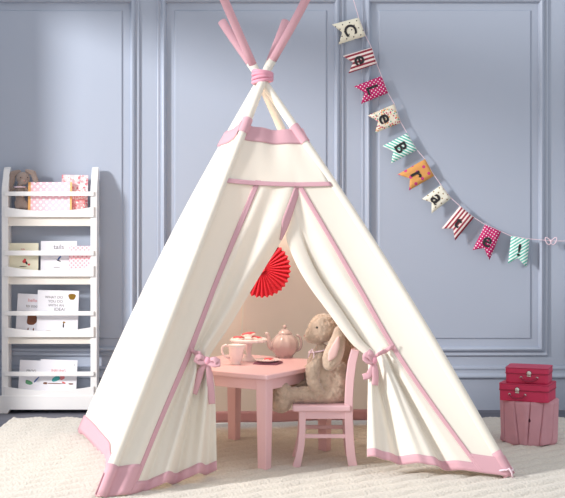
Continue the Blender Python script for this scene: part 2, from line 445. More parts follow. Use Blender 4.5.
# right flap ; tie at s=.56
O = [(0, pf(331, 189)), (.56, pf(429, 340)), (1, pf(511, 478))]
O = [(0, pf(327, 181)), (.5, pf(424, 334)), (1, pf(511, 478))]
S = [(0, pf(298, 184, .0)), (.35, pf(360, 290, .05)), (.56, pf(393, 347, .06)), (.75, pf(428, 399, .05)), (1, pf(482, 473, .01))]
I = [(0, pf(289, 184, .01)), (.08, pf(287, 208, .05)), (.2, pf(285, 238, .09)), (.28, pf(300, 275, .11)), (.4, pf(327, 314, .12)), (.5, pf(350, 344, .12)), (.56, pf(366, 358, .11)), (.64, pf(367, 376, .12)), (.78, pf(366.5, 405, .14)), (1, pf(366, 458, .16))]
def rf(q, s):
    a = interp([(0, .0), (.15, .004), (.3, .016), (.5, .020), (.56, .014), (.7, .030), (1, .032)], s)
    if q < 0:
        w = 1+q; return -.014*math.sin(PI*w)*math.sin(PI*s)
    env = sm(q*3)
    if s < .56:
        return a*env*(math.sin(2*PI*(1.25*q+.1)+.2)) + .012*sm((q-.45)*4)*sm(s*6)*(1-sm((s-.42)*7)) - .030*math.exp(-((q-.60)/.035)**2)*sm((s-.14)*8)*(1-sm((s-.48)*12))
    return a*env*(math.sin(2*PI*(2.3*q+.1*s)+.2)+.35*math.sin(2*PI*5.1*q+2))
rfn, rtape = flap(O, S, I, rf, 'door_flap', None)
strip(rfn, 0, 1, .024, 80, 'pink tape')
rtape('hem_band', 0, 1, 110, .967, 1.0, 3, 'pink hem')
rtape('corner_patch', -1, 0, 20, .935, 1.0, 8, 'pink corner patch')
# ties: band round the gathered flap, knot and two tails
def tie(fn, s, knot, tails, q0, sgn):
    kn = fn(.97, s)+n_f*.035 if knot is None else knot
    bm = BM(); pts = []
    for k in range(13):
        w = k/12; p = fn(w*.98, s+.004*math.sin(PI*w)).lerp(kn, w*w); pts.append(p+n_f*(.016+.012*math.sin(PI*w)))
    def g(q, t):
        i = t*12; i0 = min(int(i), 11); p = pts[i0].lerp(pts[i0+1], i-i0)
        return p+V((0, 0, 1))*(.011*(q*2-1))*(1-.35*t) + n_f*.004*math.sin(PI*q)
    grid(bm, g, 0, 1, 4, 0, 1, 24); root = thick(obj('tie_band', bm, M['trim'], tent, smooth=True), .004)
    bm = BM()
    bmesh.ops.create_uvsphere(bm, u_segments=14, v_segments=10, radius=1, matrix=Matrix.Translation(kn+n_f*.012) @ Matrix.Diagonal((.017, .014, .019, 1)))
    obj('knot', bm, M['knot'], root, smooth=True)
    for tp in tails:
        tp = [kn+n_f*.012+V(p) for p in tp]
        bm = BM()
        def h(q, t):
            m = len(tp)-1; i = t*m; i0 = min(int(i), m-1); p = tp[i0].lerp(tp[i0+1], i-i0)
            d = (tp[i0+1]-tp[i0]).normalized(); sd = d.cross(n_f).normalized()
            return p+sd*(q-.5)*(.012+.018*min(1, t*2.5)) + n_f*.004*math.cos(PI*(q-.5))
        grid(bm, h, 0, 1, 4, 0, 1, 16); thick(obj('tie_tail', bm, M['trim'], root, smooth=True), .003)
tie(lfn, .575, pf(207, 362, .05), [[(0, 0, 0), (-.028, 0, -.04), (-.05, 0, -.115), (-.062, 0, -.145)], [(0, 0, 0), (.008, 0, -.05), (.016, 0, -.13), (.02, 0, -.19)],
     [(0, 0, 0), (-.03, -.01, .022), (-.052, -.01, .012), (-.03, -.01, -.004), (0, 0, 0)], [(0, 0, 0), (.03, -.01, .012), (.055, -.01, -.008), (.03, -.01, -.014), (0, 0, 0)]], .2, 1)
tie(rfn, .56, pf(373, 361, .05), [[(0, 0, 0), (-.008, 0, -.04), (-.022, 0, -.07), (-.05, 0, -.078)], [(0, 0, 0), (.006, 0, -.04), (.008, 0, -.08), (.004, 0, -.115)],
     [(0, 0, 0), (-.028, -.01, .03), (-.044, -.01, .012), (-.02, -.01, -.008), (0, 0, 0)], [(0, 0, 0), (-.008, -.01, .03), (-.03, -.01, .04), (-.012, -.01, .012), (0, 0, 0)]], .2, 1)
# side and back walls of the tent
ctr = (FL+FRt+BL+BR)/4
def side(a, b, t0, t1, inward, hem_in, puff=.0):
    A_, B_, C_ = foot[a], foot[b], K
    nn = (B_-A_).cross(C_-A_).normalized()
    if nn.dot(ctr-A_) > 0: nn = -nn
    def fn(q, s):   # q from pole a to pole b, s from hem to top
        t = t0+(t1-t0)*s
        p = pole(a, t).lerp(pole(b, t), q); w = math.sin(PI*q)
        p += nn*PR*.85
        p += nn*(puff*w*math.sin(PI*s) - hem_in*w*(1-s)**5 - inward*w*.3)
        p += nn*.006*math.sin(2*PI*(3*q+s))*w*(1-s)
        p.z += .012*w*(1-s)**3
        return p
    return fn, nn
lsf, nl = side('FL', 'BL', .006, .965, 0, .10, -.03)
bm = BM(); grid(bm, lsf, 0, 1, 40, 0, 1, 60); o = obj('side_panel', bm, M['side'], tent, smooth=True)
bm = BM(); grid(bm, lambda q, s: lsf(q, s)+nl*.005, -.01, 1.01, 40, 0, .045, 4); o = thick(obj('hem_band', bm, M['trim'], tent, smooth=True)); o['label'] = 'pink hem'
bm = BM(); grid(bm, lambda q, s: lsf(q, s+.03*(1-q)) + nl*.005, -.03, 1.03, 20, .838, .878, 4); o = thick(obj('top_band', bm, M['trim'], tent, smooth=True)); o['label'] = 'pink band round the top of the side panel'
rsf, nr = side('FR', 'BR', .006, .86, 0, .04, .02)
bm = BM(); grid(bm, rsf, 0, 1, 40, 0, 1, 60); obj('side_panel', bm, M['side'], tent, smooth=True)
bm = BM(); grid(bm, lambda q, s: rsf(q, s)+nr*.005, -.01, 1.01, 40, 0, .045, 4); o = thick(obj('hem_band', bm, M['trim'], tent, smooth=True)); o['label'] = 'pink hem'
bsf, nb = side('BL', 'BR', .010, .84, 0, .0, .0)
bm = BM(); grid(bm, bsf, 0, 1, 40, 0, 1, 60); obj('back_panel', bm, M['lining'], tent, smooth=True)
bm = BM(); grid(bm, lambda q, s: bsf(q, s)-nb*.005, 0, 1, 40, 0, .042, 4); o = thick(obj('hem_band', bm, M['trim'], tent, smooth=True)); o['label'] = 'pink hem'
bm = BM(); grid(bm, lambda q, s: bsf(q, s)-nb*.004, .462, .470, 2, .04, .96, 40); o = obj('seam', bm, M['canvas'], tent, smooth=True)
# collar at the crossing, loose cord at the front right foot
bm = BM(); c0 = P(262.5, 79, KY+.008)
for k, dz in enumerate((-.021, -.007, .007, .021)):
    pts = []
    for j in range(25):
        th = 2*PI*j/24; pts.append(c0+V((.046*math.cos(th), .056*math.sin(th), dz+.007*math.cos(th+k)+.01)))
    tube(bm, pts, .0095, 8, cap=False)
obj('knot_collar', bm, M['knot'], tent, smooth=True)
bm = BM(); p = pole('FR', .02)
tube(bm, [p+V((.034*math.cos(a), .034*math.sin(a), .003*math.sin(3*a))) for a in [2*PI*k/20 for k in range(21)]], .005, 8, False)
tube(bm, [p+V((.0, -.034, 0)), p+V((.01, -.045, .012)), p+V((.022, -.048, -.008)), p+V((.026, -.046, -.030))], .004, 8)
obj('foot_cord', bm, M['string'], tent, smooth=True)

# ------------------------------------------------------------------ paper rosette
rc = P(262, 269, 6.40); RR = .149
ros = thing('paper_rosette', 'round red pleated paper fan hanging inside the tent at the back', 'paper fan', rc)
bm = BM(); n = 34; A_, B_ = [], []
for k in range(2*n):
    th = PI*k/n; up = k % 2
    rr = RR*(1.0 if up else .93)
    y = -.012 if up else .012
    A_.append(bm.verts.new(rc+V((.012*math.cos(th), y*.2, .012*math.sin(th)))))
    B_.append((bm.verts.new(rc+V((.80*RR*math.cos(th), y, .80*RR*math.sin(th)))), bm.verts.new(rc+V((rr*math.cos(th), y*1.1, rr*math.sin(th))))))
for k in range(2*n):
    j = (k+1) % (2*n); bm.faces.new((A_[k], A_[j], B_[j][0], B_[k][0])); bm.faces.new((B_[k][0], B_[j][0], B_[j][1], B_[k][1]))
thick(obj('pleated_paper', bm, M['red'], ros), .0012)
bm = BM(); lathe(bm, [(0, -.004), (.016, -.004), (.016, .004), (0, .004)], (0, 0, 0), 20); bm.transform(Matrix.Translation(rc+V((0, -.010, 0))) @ Matrix.Rotation(PI/2, 4, 'X'))
obj('centre_disc', bm, M['red'], ros)
bm = BM(); tube(bm, [rc+V((0, 0, RR*.9)), P(262, 150, 6.33)], .0008, 6); obj('hanging_thread', bm, M['string'], ros)

# ------------------------------------------------------------------ play table
dr = V((.55, .835, 0)).normalized(); dl = V((-.835, .55, 0)).normalized()
TL = onz(264.5, 469, RZ)                       # near leg centre on the rug
TH = .452
table = thing('play_table', 'square pink painted wooden play table inside the tent', 'table', TL+dl*.27+dr*.26)
Rm = Matrix(((dr.x, dl.x, 0, TL.x), (dr.y, dl.y, 0, TL.y), (0, 0, 1, 0), (0, 0, 0, 1)))
for a, b in ((0, 0), (.53, 0), (0, .55), (.53, .55)):
    bm = BM(); sA = 1 if a == 0 else -1
    w0, w1 = .023, .028
    vs = [[bm.verts.new(Rm @ V((a+x*w, b+y*w, z))) for x, y in ((-1, -1), (1, -1), (1, 1), (-1, 1))] for w, z in ((w0, RZ), (w1, .36), (w1, TH-.022))]
    for p_, q_ in zip(vs, vs[1:]):
        for k in range(4): bm.faces.new((p_[k], p_[(k+1) % 4], q_[(k+1) % 4], q_[k]))
    bm.faces.new(list(reversed(vs[0]))); bm.faces.new(vs[-1])
    bev(obj('leg', bm, M['pink'], table), .003)
for (x0, y0, x1, y1) in ((.028, -.018, .502, 0), (.028, .55, .502, .568), (-.018, .028, 0, .522), (.53, .028, .548, .522)):
    bm = BM(); box(bm, (x0, y0, TH-.075), (x1, y1, TH-.022), Rm); bev(obj('apron', bm, M['pink'], table), .002)
bm = BM(); box(bm, (-.045, -.045, TH-.022), (.60, .595, TH), Rm); bev(obj('tabletop', bm, M['pink'], table), .005, 3)

# ------------------------------------------------------------------ play chair (side view, facing left)
CY0, CY1 = 5.80, 6.07
def cp(u, v): p = P(u, v, CY0); return p
chair = thing('play_chair', 'small pink painted wooden play chair tucked beside the table', 'chair', (.2, 5.93, RZ))
def poly_leg(lpts, rpts, y0, y1):
    bm = BM(); pts = [cp(*p) for p in lpts]+[cp(*p) for p in reversed(rpts)]
    pts = [V((p.x, y0, p.z)) for p in pts]; prism(bm, pts, (0, y1-y0, 0)); return bm
fl_l = [(299.0, 411), (299.0, 430), (297.8, 445), (295.0, 458), (291.5, 469.5)]
fl_r = [(306.0, 411), (305.6, 430), (304.6, 446), (302.5, 458), (300.2, 469.5)]
bl_l = [(355.0, 349.5), (351.5, 362), (349.3, 380), (348.2, 400), (348.2, 420), (349.0, 440), (350.0, 455), (352.3, 468.5)]
bl_r = [(363.0, 350.5), (359.8, 364), (357.6, 382), (356.6, 400), (356.6, 420), (357.6, 440), (359.0, 455), (361.5, 468.5)]
bl_l = [(x-3.5, y) for x, y in bl_l]; bl_r = [(x-3.5, y) for x, y in bl_r]
for y in (CY0, CY1-.026):
    bev(obj('leg', poly_leg(fl_l, fl_r, y, y+.026), M['pink'], chair), .003)
    o = bev(obj('leg', poly_leg(bl_l, bl_r, y, y+.026), M['pink'], chair), .003); o['label'] = 'rear leg running up as the back post'
bm = BM(); a = cp(292.5, 405.2); b = cp(351, 411.5); box(bm, (a.x, CY0-.012, b.z), (b.x, CY1+.012, a.z)); bev(obj('seat', bm, M['pink'], chair), .008, 3)
SEAT_Z = a.z
z0, z1 = cp(0, 419).z, cp(0, 411).z
bm = BM(); box(bm, (cp(304, 0).x, CY0+.004, z0), (cp(346, 0).x, CY0+.020, z1)); obj('seat_rail', bm, M['pink'], chair)
bm = BM(); box(bm, (cp(304, 0).x, CY1-.020, z0), (cp(346, 0).x, CY1-.004, z1)); obj('seat_rail', bm, M['pink'], chair)
bm = BM(); box(bm, (cp(300, 0).x, CY0+.02, z0), (cp(304, 0).x, CY1-.02, z1)); obj('seat_rail', bm, M['pink'], chair)
for y in (CY0+.007, CY1-.019):
    bm = BM(); box(bm, (cp(303, 0).x, y, cp(0, 438.6).z), (cp(347, 0).x, y+.012, cp(0, 434.6).z)); bev(obj('stretcher', bm, M['pink'], chair), .002)
for (u, v0, v1) in ((355, 352, 362), (351.5, 369, 375), (349.6, 382, 388)):
    bm = BM(); box(bm, (cp(u-2, 0).x, CY0+.02, cp(0, v1).z), (cp(u+2, 0).x, CY1-.02, cp(0, v0).z)); bev(obj('back_slat', bm, M['pink'], chair), .003)
bm = BM(); box(bm, (cp(298, 0).x, CY0+.02, cp(0, 429.5).z), (cp(301, 0).x, CY1-.02, cp(0, 426).z)); bm2 = bm
bm.free()
bm = BM(); box(bm, (cp(350.5, 0).x, CY0+.02, cp(0, 432).z), (cp(353, 0).x, CY1-.02, cp(0, 428).z)); bev(obj('stretcher', bm, M['pink'], chair), .002)

# ------------------------------------------------------------------ plush rabbits
def blob(bm, chains, ells):
    for ch in chains:
        for (p, r), (q, t) in zip(ch, ch[1:]):
            p, q = V(p), V(q); n = max(2, int((q-p).length/(min(r, t)*.35))+1)
            for k in range(n+1):
                w = k/n
                bmesh.ops.create_icosphere(bm, subdivisions=2, radius=r+(t-r)*w, matrix=Matrix.Translation(p.lerp(q, w)))
    for c, rad, rot in ells:
        bmesh.ops.create_icosphere(bm, subdivisions=3, radius=1, matrix=Matrix.Translation(V(c)) @ rot.to_4x4() @ Matrix.Diagonal(V(rad).to_4d()))
    return bm
def furry(o, vox, disp=.004, tex=.02):
    md = o.modifiers.new('remesh', 'REMESH'); md.mode = 'VOXEL'; md.voxel_size = vox; md.use_smooth_shade = True
    s = o.modifiers.new('smooth', 'SMOOTH'); s.iterations = 6; s.factor = .6
    t = bpy.data.textures.new('fur', 'CLOUDS'); t.noise_scale = tex; t.noise_depth = 3
    d = o.modifiers.new('fur', 'DISPLACE'); d.texture = t; d.strength = disp; d.mid_level = .5; d.texture_coords = 'LOCAL'
    return o
RYc = 5.925
def R(u, v, dy=0): return P(u, v, RYc+dy)
rab = thing('plush_rabbit', 'large beige plush rabbit with lop ears sitting on the pink play chair', 'stuffed toy', (R(325, 404).x, RYc, SEAT_Z))
ry = lambda a: Matrix.Rotation(a, 3, 'Y')
bm = BM()
blob(bm, [
    [(R(322, 352), .040), (R(322, 362), .072), (R(325, 378), .088), (R(328, 390), .088)],                          # trunk
    [(R(330, 395, -.05), .044), (R(314, 395, -.058), .043), (R(296, 395, -.052), .039), (R(283, 396, -.05), .036)],   # near leg
    [(R(331, 395, .05), .040), (R(312, 388, .06), .034), (R(296, 386, .06), .032)],
    [(R(281.5, 391, -.05), .048), (R(281, 402, -.05), .054)],                                                        # near foot, sole facing left
    [(R(298, 386, .06), .034), (R(296, 394, .06), .038)],
    [(R(320, 358, -.05), .026), (R(312, 370, -.085), .032), (R(313, 382, -.09), .030), (R(319, 391, -.088), .022)],   # near arm
    [(R(318, 358, .05), .026), (R(309, 370, .08), .028), (R(308, 384, .08), .022)],
], [
    (R(334, 392), (.080, .088, .062), ry(0)),
    (R(338, 380), (.060, .078, .09), ry(.15)),
    (R(323, 328), (.072, .062, .068), ry(-.6)),
    (R(316, 333), (.058, .046, .046), ry(-.65)),
    (R(310.5, 336.5, -.012), (.030, .028, .027), ry(-.3)),
    (R(316, 339.5, 0), (.034, .034, .022), ry(.1)),
])
body = furry(obj('body', bm, M['plush'], rab), .005, .012, .014)
def ear(path, w0, lining, dy, plush, parent, flat=.014):
    """path: list of (point, half width) ; a flattened lobe hanging down"""
    bm = BM(); n = len(path)
    for (p, w), (q, x) in zip(path, path[1:]):
        for k in range(7):
            t = k/6; c = V(p).lerp(V(q), t); r = w+(x-w)*t
            bmesh.ops.create_icosphere(bm, subdivisions=2, radius=1, matrix=Matrix.Translation(c) @ Matrix.Diagonal((r, flat, r, 1)))
    e = furry(obj('ear', bm, plush, parent), .005, .004, .012)
    if lining:
        bm = BM()
        for (p, w), (q, x) in zip(lining, lining[1:]):
            for k in range(7):
                t = k/6; c = V(p).lerp(V(q), t); r = w+(x-w)*t
                bmesh.ops.create_icosphere(bm, subdivisions=2, radius=1, matrix=Matrix.Translation(c) @ Matrix.Diagonal((r, .006, r, 1)))
        l = furry(obj('ear_lining', bm, M['plush_ear'], e), .004, .0, .01); l['label'] = 'pale pink ear lining'
    return e
ear([(R(338, 330, -.055), .020), (R(338.5, 338, -.075), .034), (R(335.5, 349, -.092), .046), (R(332, 358, -.100), .048), (R(329.5, 364, -.102), .034)], 0,
    [(R(338.3, 338, -.100), .010), (R(335.5, 347, -.117), .021), (R(332.5, 354, -.124), .024), (R(329.8, 359, -.124), .012)], 0, M['plush'], rab, .024)
ear([(R(335, 322, .05), .024), (R(345, 338, .07), .040), (R(347, 354, .08), .044), (R(346, 366, .08), .030)], 0, None, 0, M['plush'], rab, .02)
for dy in (-1, 1):
    bm = BM(); bmesh.ops.create_icosphere(bm, subdivisions=3, radius=.0052, matrix=Matrix.Translation(R(316.8, 327.5, dy*.0555))); obj('eye', bm, M['eye'], rab, smooth=True)
bm = BM(); bmesh.ops.create_icosphere(bm, subdivisions=3, radius=.0065, matrix=Matrix.Translation(R(305.2, 336.0, -.014))); obj('nose', bm, M['nose'], rab, smooth=True)
bm = BM(); c0 = R(320, 350, 0)
tube(bm, [c0+V((.052*math.cos(a), .052*math.sin(a), .01*math.cos(a))) for a in [2*PI*k/24 for k in range(25)]], .004, 8, False)
tube(bm, [R(312, 349, -.052), R(309.5, 353, -.064), R(308, 357.5, -.070)], .0028, 6); tube(bm, [R(312, 349, -.052), R(314, 354, -.074), R(313.5, 358, -.088)], .0028, 6)
obj('neck_ribbon', bm, M['string'], rab, smooth=True)

# ------------------------------------------------------------------ tea things on the table
def china(name, bm, m, par, **k):
    return obj(name, bm, m, par, smooth=True, **k)
tp = onz(284.8, 357.3, TH); tp = V((tp.x, tp.y, TH)); px = 1/196
pot = thing('teapot', 'mauve ribbed china teapot with a domed lid standing on the pink table', 'teapot', tp)
rib = lambda th, r, z: r*(1+.035*math.cos(10*th)*min(1, z/.02)) if .012 < z < .125 else r
bm = BM(); lathe(bm, [(0, 0), (.040, 0), (.044, .003), (.042, .008), (.046, .012), (.060, .030), (.068, .052), (.069, .070), (.062, .090), (.048, .108), (.036, .117), (.033, .120), (0, .120)], tp, 80, rib)
pb = china('body', bm, M['china'], pot)
bm = BM(); lathe(bm, [(.036, .116), (.037, .121), (.030, .132), (.018, .141), (.008, .145), (0, .146)], tp, 40); lid = china('lid', bm, M['china'], pot)
bm = BM(); lathe(bm, [(.005, .143), (.005, .149), (.010, .154), (.0095, .162), (0, .166)], tp, 20); china('knob', bm, M['china'], lid)
bm = BM(); tube(bm, [tp+V(p) for p in ((-.058, 0, .045), (-.075, 0, .060), (-.082, 0, .085), (-.088, 0, .115), (-.098, 0, .128))], [.018, .016, .012, .0095, .009], 16); china('spout', bm, M['china'], pot)
bm = BM(); tube(bm, [tp+V((.055+.026*math.sin(a)+.004, 0, .070-.040*math.cos(a)+.004)) for a in [PI*k/12 for k in range(13)]], .0065, 12); china('handle', bm, M['china'], pot)

cs = onz(248.5, 361.0, TH)
stand = thing('cake_stand', 'white footed cake stand with scalloped rim holding red iced biscuits', 'cake stand', cs)
H = .108
bm = BM(); lathe(bm, [(0, 0), (.036, 0), (.037, .004), (.030, .012), (.018, .024), (.013, .040), (.015, .060), (.020, .085), (.028, H-.008), (0, H-.008)], cs, 40); china('pedestal', bm, M['cream_china'], stand)
sc_ = lambda th, r, z: r*(1+.02*math.cos(18*th)) if r > .07 else r
bm = BM(); lathe(bm, [(0, H-.010), (.060, H-.008), (.084, H-.002), (.088, H-.006), (.090, H-.012), (.092, H-.010), (.091, H+.002), (.086, H+.006), (.078, H), (0, H-.002)], cs, 108, sc_); china('plate', bm, M['cream_china'], stand)
def biscuit(c, r, label, tilt=0, group=None):
    t = thing('iced_biscuit', label, 'biscuit', c, group)
    bm = BM(); lathe(bm, [(0, 0), (r*.9, 0), (r, r*.12), (r, r*.22), (r*.92, r*.30), (0, r*.32)], (0, 0, 0), 28)
    Mx = Matrix.Translation(c) @ Matrix.Rotation(tilt, 4, 'Y'); bm.transform(Mx); obj('base', bm, M['biscuit'], t, smooth=True)
    bm = BM(); lathe(bm, [(r*.95, r*.24), (r*.9, r*.34), (r*.6, r*.44), (0, r*.48)], (0, 0, 0), 28, lambda th, a, z: a*(1+.05*math.cos(5*th))); bm.transform(Mx)
    obj('icing', bm, M['icing'], t, smooth=True)
zt = TH+H
for (u, dy, r, tl, dz, lab) in ((238.5, -.005, .031, 0, 0, 'red iced biscuit at the left of the cake stand'), (256.5, -.01, .028, .1, .002, 'red iced biscuit at the right of the cake stand'), (248.5, -.005, .036, -.12, .017, 'largest red iced biscuit resting on top of the other two')):
    y = cs.y+dy; biscuit(V(((u-HU)*y/F, y, zt+dz+.001)), r, lab, tl, 'biscuits on the cake stand')

cr = onz(236, 364.3, TH)
jug = thing('creamer_jug', 'white and pink china cream jug with curled handle beside the cake stand', 'jug', cr)
rb = lambda th, r, z: r*(1+.015*math.cos(12*th)) if z > .01 else r
def lip(th, r, z): return rb(th, r, z)*(1+(.22*max(0, math.cos(th))**6 if z > .075 else 0))
bm = BM(); lathe(bm, [(0, 0), (.024, 0), (.026, .004), (.022, .010), (.028, .022), (.034, .040), (.035, .060), (.037, .080), (.041, .096), (.038, .096), (.033, .070), (.027, .03), (0, .02)], cr, 60, lip); china('body', bm, M['cream_china'], jug)
bm = BM(); tube(bm, [cr+V(p) for p in ((-.036, 0, .088), (-.050, -.004, .094), (-.064, -.006, .088), (-.069, -.006, .070), (-.062, -.006, .048), (-.048, -.004, .036), (-.032, 0, .030))], [.005, .006, .0065, .0065, .006, .0055, .005], 12); china('handle', bm, M['cream_china'], jug)

pc = onz(268, 363.6, TH)
bm = BM(); Mx = Matrix.Translation(pc+V((.0, 0, 0))) @ Matrix.Rotation(-.3, 4, 'Z')
box(bm, (-.062, -.052, 0), (.062, .052, .004), Mx); box(bm, (-.058, -.048, .005), (.060, .050, .009), Mx)
na = thing('folded_napkin', 'folded plum napkin lying under the small plate', 'napkin', pc); bev(obj('cloth', bm, M['napkin'], na), .0015)
pl = thing('side_plate', 'small white plate on a plum napkin at the table edge', 'plate', pc+V((0, 0, .009)))
bm = BM(); lathe(bm, [(0, .0), (.034, 0), (.040, .004), (.064, .010), (.065, .012), (.060, .012), (.040, .007), (0, .005)], pc+V((0, 0, .009)), 60, lambda th, r, z: r*(1+.015*math.cos(12*th)) if r > .05 else r); china('dish', bm, M['cream_china'], pl)
biscuit(pc+V((.004, 0, .0145)), .027, 'red iced biscuit alone on the small white plate')

# ------------------------------------------------------------------ stump and cases
SY = 6.44; sc0 = V(((529.3-HU)*SY/F, SY, RZ))
stp = thing('tree_stump', 'pink painted tree stump with long cracks standing on the rug', 'stump', sc0)
SZ = .222
cracks = [(-2.22, .05, -.16), (-1.78, .03, .10), (-1.33, .035, .16), (-.80, .03, .12), (-2.8, .04, 0), (.2, .05, .1), (1.2, .05, 0), (2.2, .05, .1)]
def srad(th, z):
    r = .146*(1+.012*math.sin(3*th+.6)+.008*math.sin(7*th+2)+.004*math.sin(19*th))
    r *= 1+.05*(z/SZ-.5)*1.0*(1 if z > 0 else 1)
    r += .0015*math.sin(13*th+1.3*z/SZ)
    if z < .02: r += .004*math.sin(9*th)
    for c, w, tl in cracks:
        d = (th-c-tl*(z/SZ-.5)+PI) % (2*PI)-PI
        r -= .014*math.exp(-(d/.016)**2)*(.5+.5*math.sin(min(1, max(0, z/SZ))*PI)) 
    return r
bm = BM(); NS = 360; rings = []
zs = [0, .006]+[SZ*k/12 for k in range(1, 12)]+[SZ-.006, SZ]
for z in zs:
    rings.append([bm.verts.new(sc0+V(((srad(2*PI*k/NS-PI, z)-(.006 if z in (0, SZ) else 0))*math.cos(2*PI*k/NS-PI), (srad(2*PI*k/NS-PI, z)-(.006 if z in (0, SZ) else 0))*math.sin(2*PI*k/NS-PI), z+(.004*math.sin(7*2*PI*k/NS) if z == 0 else 0)))) for k in range(NS)])
for a, b in zip(rings, rings[1:]):
    for k in range(NS): bm.faces.new((a[k], a[(k+1) % NS], b[(k+1) % NS], b[k]))
bm.faces.new(rings[-1]); bm.faces.new(list(reversed(rings[0])))
obj('trunk', bm, M['stump'], stp, angle=50)
bm = BM(); kp = sc0+V((-.026, -.1435, .130)); bmesh.ops.create_icosphere(bm, subdivisions=2, radius=1, matrix=Matrix.Translation(kp) @ Matrix.Diagonal((.006, .004, .011, 1)))
o = obj('knot_hole', bm, mat('dark bark', (70, 30, 44), .9), stp); o['label'] = 'dark knot hole'

def case(label, c, w, d, h, ang, zb, cx=0):
    c = V((c[0], c[1], zb)); t = thing('suitcase', label, 'suitcase', c, 'toy suitcases on the stump')
    Mx = Matrix.Translation(c) @ Matrix.Rotation(ang, 4, 'Z')
    def rb(lo, hi, r=.018):
        bm = BM(); pts = []
        for cx, cy, a0 in ((hi[0]-r, hi[1]-r, 0), (lo[0]+r, hi[1]-r, PI/2), (lo[0]+r, lo[1]+r, PI), (hi[0]-r, lo[1]+r, 1.5*PI)):
            for k in range(6): a = a0+PI/2*k/5; pts.append(V((cx+r*math.cos(a), cy+r*math.sin(a), lo[2])))
        prism(bm, pts, (0, 0, hi[2]-lo[2])); bm.transform(Mx); return bm
    # built lying flat, the lid on top
    bev(obj('tray', rb((-w/2, -d/2, 0), (w/2, d/2, h*.60)), M['case'], t, angle=40), .002)
    ld = bev(obj('lid', rb((-w/2-.002, -d/2-.002, h*.62), (w/2+.002, d/2+.002, h)), M['case'], t, angle=40), .003)
    obj('binding', rb((-w/2-.0035, -d/2-.0035, h*.585), (w/2+.0035, d/2+.0035, h*.635)), M['case_edge'], t)
    obj('binding', rb((-w/2-.0032, -d/2-.0032, h*.955), (w/2+.0032, d/2+.0032, h*.985)), M['case_edge'], t)
    bm = BM(); lathe(bm, [(0, 0), (.013, 0), (.014, .003), (.009, .008), (0, .009)], (0, 0, 0), 20); bm.transform(Mx @ Matrix.Translation((cx, -d/2-.003, h*.66)) @ Matrix.Rotation(PI/2, 4, 'X'))
    o = obj('clasp', bm, M['metal'], t, smooth=True)
    bm = BM(); box(bm, (-.010, -.006, -.014), (.010, 0, .012), Mx @ Matrix.Translation((cx, -d/2-.002, h*.62))); bev(obj('clasp_plate', bm, M['metal'], t), .002)
    bm = BM(); tube(bm, [Mx @ V((cx+.040*math.cos(a), -d/2-.006-.008*math.sin(a), h*.36-.020*math.sin(a)+.004)) for a in [PI*k/14 for k in range(15)]], .0045, 10); obj('handle', bm, M['case_edge'], t, smooth=True)
    for s in (-1, 1):
        bm = BM(); lathe(bm, [(0, 0), (.007, 0), (.007, .006), (0, .008)], (0, 0, 0), 16); bm.transform(Mx @ Matrix.Translation((cx+s*.040, -d/2-.001, h*.38)) @ Matrix.Rotation(PI/2, 4, 'X')); obj('handle_stud', bm, M['metal'], t, smooth=True)
    return t
z1 = RZ+SZ
case('larger crimson toy suitcase resting directly on the pink stump', (1.258, 6.41), .250, .20, .088, -math.radians(24), z1+.0005, -.03)
case('smaller crimson toy suitcase stacked on top of the larger one', (1.268, 6.425), .215, .18, .078, -math.radians(19), z1+.0895, .012)

# ------------------------------------------------------------------ book shelf
SHY = 7.42; SB = WY-.032-.004
def sx(u): return (u-HU)*SHY/F
def sz(v): return CH-(v-HV)*SHY/F
shelf = thing('bookshelf', 'white slim four-tier wall bookshelf with rails and scalloped lips', 'bookshelf', (sx(49), (SHY+SB)/2, 0))
for (u0, u1) in ((1.5, 8.2), (90.5, 97)):
    # side panel profile in (y, z): curved ear at the top
    pr = [(SHY, .0), (SB, .0), (SB, sz(168)), (SB-.018, sz(166.5)), (SB-.04, sz(169)), (SHY+.03, sz(178)), (SHY+.006, sz(186)), (SHY, sz(192))]
    bm = BM(); prism(bm, [V((sx(u0), a, b)) for a, b in pr], (sx(u1)-sx(u0), 0, 0)); bev(obj('side_panel', bm, M['white'], shelf), .003)
xi0, xi1 = sx(8.2), sx(90.5)
tiers = [(191.5, 196, 206.5, 211, 217, 226), (250.5, 255.5, 265.5, 270.5, 276.5, 284.5), (311, 315.5, 326.5, 331, 337, 344), (371.5, 376, 386, 390.5, 395.5, 396)]
for k, (a, b, c, c2, d, e) in enumerate(tiers):
    bm = BM(); box(bm, (sx(4.5), SHY-.010, sz(b)), (sx(94), SHY, sz(a))); bev(obj('rail', bm, M['white'], shelf), .002)
    bm = BM(); pts = []
    xa, xb = sx(4.5), sx(94)
    n = 20
    for i in range(n+1):
        w = i/n; z = sz(c) + (sz(c2)-sz(c))*math.sin(PI*w)**.8; pts.append(V((xa+(xb-xa)*w, SHY-.010, z)))
    pts += [V((xb, SHY-.010, sz(d))), V((xa, SHY-.010, sz(d)))]
    prism(bm, pts, (0, .010, 0)); bev(obj('front_lip', bm, M['white'], shelf), .0015)
    bm = BM(); box(bm, (xi0, SHY, sz(d)), (xi1, SB, sz(d)+.014)); obj('shelf_board', bm, M['white'], shelf)
    if k < 3:
        bm = BM(); box(bm, (xi0, SHY+.012, sz(e)), (xi1, SHY+.028, sz(d))); o = obj('under_rail', bm, M['apron'], shelf)
# plinth with bracket feet
bm = BM(); pts = [V((sx(-.5), SHY-.016, z)) for z in (.0, sz(395.5))]+[V((sx(99), SHY-.016, sz(395.5))), V((sx(99), SHY-.016, 0)), V((sx(91), SHY-.016, 0)), V((sx(88), SHY-.016, sz(409.3))), V((sx(10.5), SHY-.016, sz(409.3))), V((sx(8), SHY-.016, 0))]
prism(bm, pts, (0, .018, 0)); bev(obj('plinth', bm, M['white'], shelf), .002)

